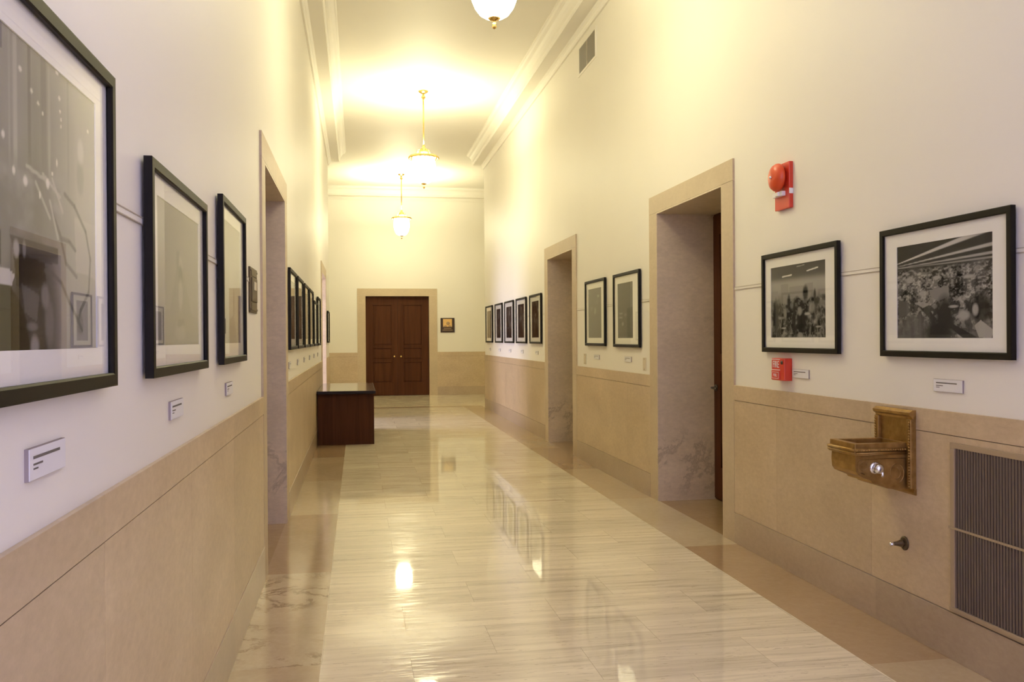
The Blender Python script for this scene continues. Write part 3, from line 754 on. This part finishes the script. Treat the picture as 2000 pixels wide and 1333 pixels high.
def text_mesh(name, body, size, parent, loc, mat, sx=1.0, thick=.0006):
    cu = bpy.data.curves.new(name, 'FONT'); cu.body = body; cu.size = size; cu.align_x = 'CENTER'; cu.align_y = 'CENTER'; cu.extrude = thick
    tmp = bpy.data.objects.new(name + '_tmp', cu); COL.objects.link(tmp)
    dg = bpy.context.evaluated_depsgraph_get(); me = bpy.data.meshes.new_from_object(tmp.evaluated_get(dg)); bpy.data.objects.remove(tmp)
    me.transform(Matrix.Rotation(PI/2, 4, 'X') @ Matrix.Diagonal((sx, 1, 1, 1)))
    me.materials.clear(); me.materials.append(mat)
    o = bpy.data.objects.new(name, me); COL.objects.link(o); o.parent = parent; o.location = loc; return o
# fire alarm pull box
t = wall_root('fire_alarm_pull', 'red fire alarm pull box with white FIRE lettering under the machines photograph', 'fire alarm', 'right', 5.195, 1.176)
hs = MB().box(-.085, .085, -.052, 0, 0, .138, None, .004).build('housing', MT['red'], t)
ph = MB().box(-.078, .028, -.058, -.050, .004, .060, None, .002).build('pull_handle', MT['red'], t)
MB().box(-.080, .028, -.0535, -.0515, .128, .132).build('white_band', MT['white'], hs)
MB().box(-.080, .028, -.0535, -.0515, .0635, .0675).build('white_band', MT['white'], hs)
m = MB()
for q in ((-.070, .020, .050, .0525), (-.070, .020, .012, .0145), (-.070, -.0675, .012, .0525), (.0175, .020, .012, .0525)): m.box(q[0], q[1], -.0588, -.0575, q[2], q[3])
m.build('white_outline', MT['white'], ph)
text_mesh('fire_lettering', 'FIRE', .060, hs, (-.026, -.0528, .0975), MT['white'], .78)
text_mesh('pull_lettering', 'PULL', .026, ph, (-.025, -.0586, .032), MT['white'], .85)
MB().lathe([(.012, -.050), (.012, -.056), (.008, -.060), (.002, -.061)], 14, None, (.055, 0, .112), 'y').build('lock', MT['pewter'], hs)
# fire bell
t = wall_root('fire_alarm_bell', 'red fire alarm bell on a red back plate high on the right wall', 'alarm bell', 'right', 5.180, 2.236)
MB().box(-.095, .095, -.026, 0, 0, .282, None, .003).build('back_plate', MT['red'], t)
gg = MB().lathe([(.055, -.024), (.055, -.040), (.083, -.042), (.087, -.050), (.085, -.064), (.074, -.080), (.055, -.090), (.030, -.095), (.005, -.096)], 40, None, (-.005, 0, .196), 'y').build('gong', MT['bellred'], t)
MB().lathe([(.010, -.094), (.010, -.100), (.006, -.106), (.002, -.107)], 14, None, (-.005, 0, .196), 'y').build('gong_screw', MT['chrome'], gg)
m = MB(); m.box(-.080, .045, -.050, -.022, .078, .108, MT['white'], .004).box(-.030, .012, -.060, -.048, .080, .106, MT['white'], .005)
m.box(.093, .0975, -.026, -.001, .085, .118, MT['white'])
m.build('strobe_light', None, t)
# bronze plaque with portrait on the far wall
t = wall_root('portrait_plaque', 'dark wooden plaque with a gold portrait plate to the right of the double door', 'plaque', 'far', 2.278, 1.607)
MB().box(-.180, .180, -.022, 0, 0, .372, None, .006).build('board', MT['plaquewood'], t)
pp = MB().box(-.115, .115, -.026, -.020, .135, .345, None, .001).build('portrait_plate', MT['gold'], t)
m = MB(); m.prism([(-.110, .138), (-.105, .165), (-.04, .185), (-.02, .160), (.0, .140), (.02, .160), (.045, .190), (.105, .160), (.110, .138)], 1, -.0285, -.0255)
m.lathe([(.044, -.0255), (.040, -.030), (.004, -.031)], 18, None, (.012, 0, .232), 'y'); m.build('portrait_relief', MT['goldtext'], pp)
MB().box(-.100, .100, -.0235, -.0215, .088, .104).box(-.130, .130, -.0235, -.0215, .050, .066).build('lettering_lines', MT['goldtext'], t)
# air vent high on the right wall
t = wall_root('air_vent', 'brown louvred air vent high on the right wall below the cornice', 'air vent', 'right', 9.99, 4.55)
hx, h_ = .41, .35
m = MB()
for q in ((-hx, -hx + .055, .028, h_ - .028), (hx - .055, hx, .028, h_ - .028), (-hx, hx, 0, .028), (-hx, hx, h_ - .028, h_)): m.box(q[0], q[1], -.006, 0, q[2], q[3])
m.build('frame', MT['wall'], t)
MB().box(-hx + .05, hx - .05, -.0012, 0, .022, h_ - .022).build('duct_opening', MT['ventdark'], t)
m = MB()
for i in range(26):
    z = .030 + i*.0112
    for a, b in ((-hx + .055, -.018), (.018, hx - .055)): m.quad([(a, -.002, z), (b, -.002, z), (b, -.006, z + .0065), (a, -.006, z + .0065)]); m.box(a, b, -.0055, -.0045, z + .004, z + .006)
m.build('louvers', MT['ventgrid'], t)
m = MB()
for i in range(26): m.box(-.014, .014, -.006, -.001, .030 + i*.0112, .0355 + i*.0112)
m.build('divider', MT['cream'], t)
# radiator grille low on the right wall
t = wall_root('wall_grille', 'brown slatted wall grille in a tan frame beside the drinking fountain', 'grille', 'right', 3.10, .222, off=.012)
hx, h_ = .50, .750
m = MB()
for q in ((-hx, -hx + .028, .018, h_ - .024), (hx - .028, hx, .018, h_ - .024), (-hx, hx, h_ - .024, h_)): m.box(q[0], q[1], -.012, 0, q[2], q[3], None, .002)
m.box(-hx - .004, hx + .004, -.016, 0, 0, .020, None, .003)
m.build('frame', MT['grilleframe'], t)
MB().box(-hx + .02, hx - .02, -.001, 0, .015, h_ - .02).build('backing', MT['ventdark'], t)
m = MB(); n = 54
for i in range(n):
    x = -hx + .034 + (2*hx - .068)*i/(n - 1); m.box(x - .0055, x + .0055, -.008, -.001, .02, h_ - .024)
m.build('slats', MT['slat'], t)
MB().box(-hx - .012, hx + .012, -.014, -.006, .366, .376, None, .002).build('cross_bar', MT['grilleframe'], t)
# shut-off valve stub
t = wall_root('pipe_valve', 'small brass valve stub on the wall under the drinking fountain', 'valve', 'right', 3.955, .442, off=.012)
MB().lathe([(.034, 0), (.034, -.004), (.028, -.008), (.014, -.010)], 24, None, (0, 0, 0), 'y').build('escutcheon', MT['bronze'], t)
MB().lathe([(.016, -.008), (.018, -.020), (.014, -.032), (.010, -.050), (.009, -.062)], 16, None, (0, 0, 0), 'y').build('stem', MT['bronze'], t)
MB().lathe([(.009, -.060), (.011, -.064), (.009, -.078), (.002, -.080)], 14, None, (0, 0, -.002), 'y').build('tip', MT['chrome'], t)

# ------------------------------------------------------------------ drinking fountain
t = wall_root('drinking_fountain', 'old brass wall-mounted drinking fountain with chrome push knob on the right wall', 'drinking fountain', 'right', 4.010, .690, off=.013)
m = MB()
m.box(-.150, .150, -.0118, 0, .029, .385)
m.prism([(0, 0), (-.006, 0), (-.016, .012), (-.012, .03), (0, .03)], 0, -.153, .153)
m.prism([(0, .360), (-.020, .360), (-.024, .372), (-.036, .380), (-.038, .392), (-.030, .396), (-.020, .404), (0, .404)], 0, -.152, .152)
m.build('back_plate', MT['oldbrass'], t)
for s in (-1, 1):
    m = MB(); m.box(s*.150, s*.118, -.030, -.010, .03, .360, None, .004)
    for i in range(24): m.ball((s*.140, -.031, .04 + i*.0133), .0055, None, 8)
    m.build('beaded_border', MT['oldbrass'], t)
# body: side profile in (y, z), extruded across
body = [(-.012, .195), (-.285, .195), (-.287, .150), (-.284, .115), (-.272, .098), (-.250, .088), (-.205, .070), (-.200, .060), (-.150, .048), (-.145, .040), (-.120, .030), (-.06, .022), (-.012, .02)]
m = MB(); m.prism(body, 0, -.112, .104); b = m.build('bowl_body', MT['oldbrass'], t)
m = MB(); a0, a1, yf = -.118, .110, -.292
m.box(a0, a0 + .026, yf, -.012, .195, .248, None, .003).box(a1 - .026, a1, yf, -.012, .195, .248, None, .003).box(a0 + .026, a1 - .026, yf, yf + .030, .195, .248, None, .003).box(a0 + .026, a1 - .026, -.030, -.012, .195, .246)
m.build('rim', MT['oldbrass'], t)
m = MB()
for zc, rr in ((.216, .0085), (.202, .006), (.194, .004)):
    o_ = .003 if zc > .2 else 0
    m.tube([(a0 - o_, -.014, zc), (a0 - o_, yf - o_, zc)], rr, 8).tube([(a1 + o_, -.014, zc), (a1 + o_, yf - o_, zc)], rr, 8).tube([(a0 - o_ - .006, yf - o_, zc), (a1 + o_ + .006, yf - o_, zc)], rr, 8)
for i in range(22):
    m.ball((a1 + .009, -.025 - i*.0122, .216), .0055, None, 8)
m.build('rim_moulding', MT['oldbrass'], t)
MB().box(a0 + .024, a1 - .024, yf + .028, -.028, .190, .1985).build('basin_floor', MT['basin'], t)
for s, cx in ((1, .1045), (-1, -.1125)):
    m = MB()
    pts = [(cx, -.075 + .040*math.cos(a)*(1 - a/14), .105 + .048*math.sin(a)*(1 - a/14)) for a in np.linspace(-1.2, 7.5, 40)]
    m.tube(pts, .0028, 6)
    m.tube([(cx, -.020, .172), (cx, -.255, .172), (cx, -.272, .160), (cx, -.272, .115), (cx, -.24, .10)], .0024, 6)
    m.tube([(cx, -.245 + .02*math.cos(a), .140 + .02*math.sin(a)) for a in np.linspace(0, 6, 24)], .0022, 6)
    m.build('scroll_relief', MT['oldbrass'], b)
m = MB(); kx, ky, kz = .104, -.185, .130
m.lathe([(.030, 0), (.030, .006), (.022, .010)], 24, None, (kx, ky, kz), 'x')
m.lathe([(.017, .008), (.017, .020), (.023, .026), (.025, .036), (.020, .046), (.010, .051), (.002, .052)], 24, None, (kx, ky, kz), 'x')
m.lathe([(.007, 0), (.008, -.020), (.006, -.028)], 12, None, (kx + .040, ky + .014, kz - .010))
m.build('push_knob', MT['chrome'], t)

# ------------------------------------------------------------------ desk against the left wall
t = thing('desk', 'dark cherry desk with a polished top standing against the left wall', 'desk', (-.165, 13.55, 0))
x0, x1 = -.385, .395
MB().box(-.390, .402, -1.13, 1.13, .700, .740, MT['deskedge'], .004).box(-.384, .396, -1.124, 1.124, .740, .742, MT['desktop']).build('desk_top', None, t)
MB().box(x0 + .004, x1 - .014, -1.06, -1.025, 0, .700, None, .002).build('end_panel', MT['desk'], t)
MB().box(x0 + .004, x1 - .014, 1.025, 1.06, 0, .700, None, .002).build('end_panel', MT['desk'], t)
MB().box(x1 - .075, x1 - .055, -1.025, 1.025, .12, .700).build('modesty_panel', MT['desk'], t)
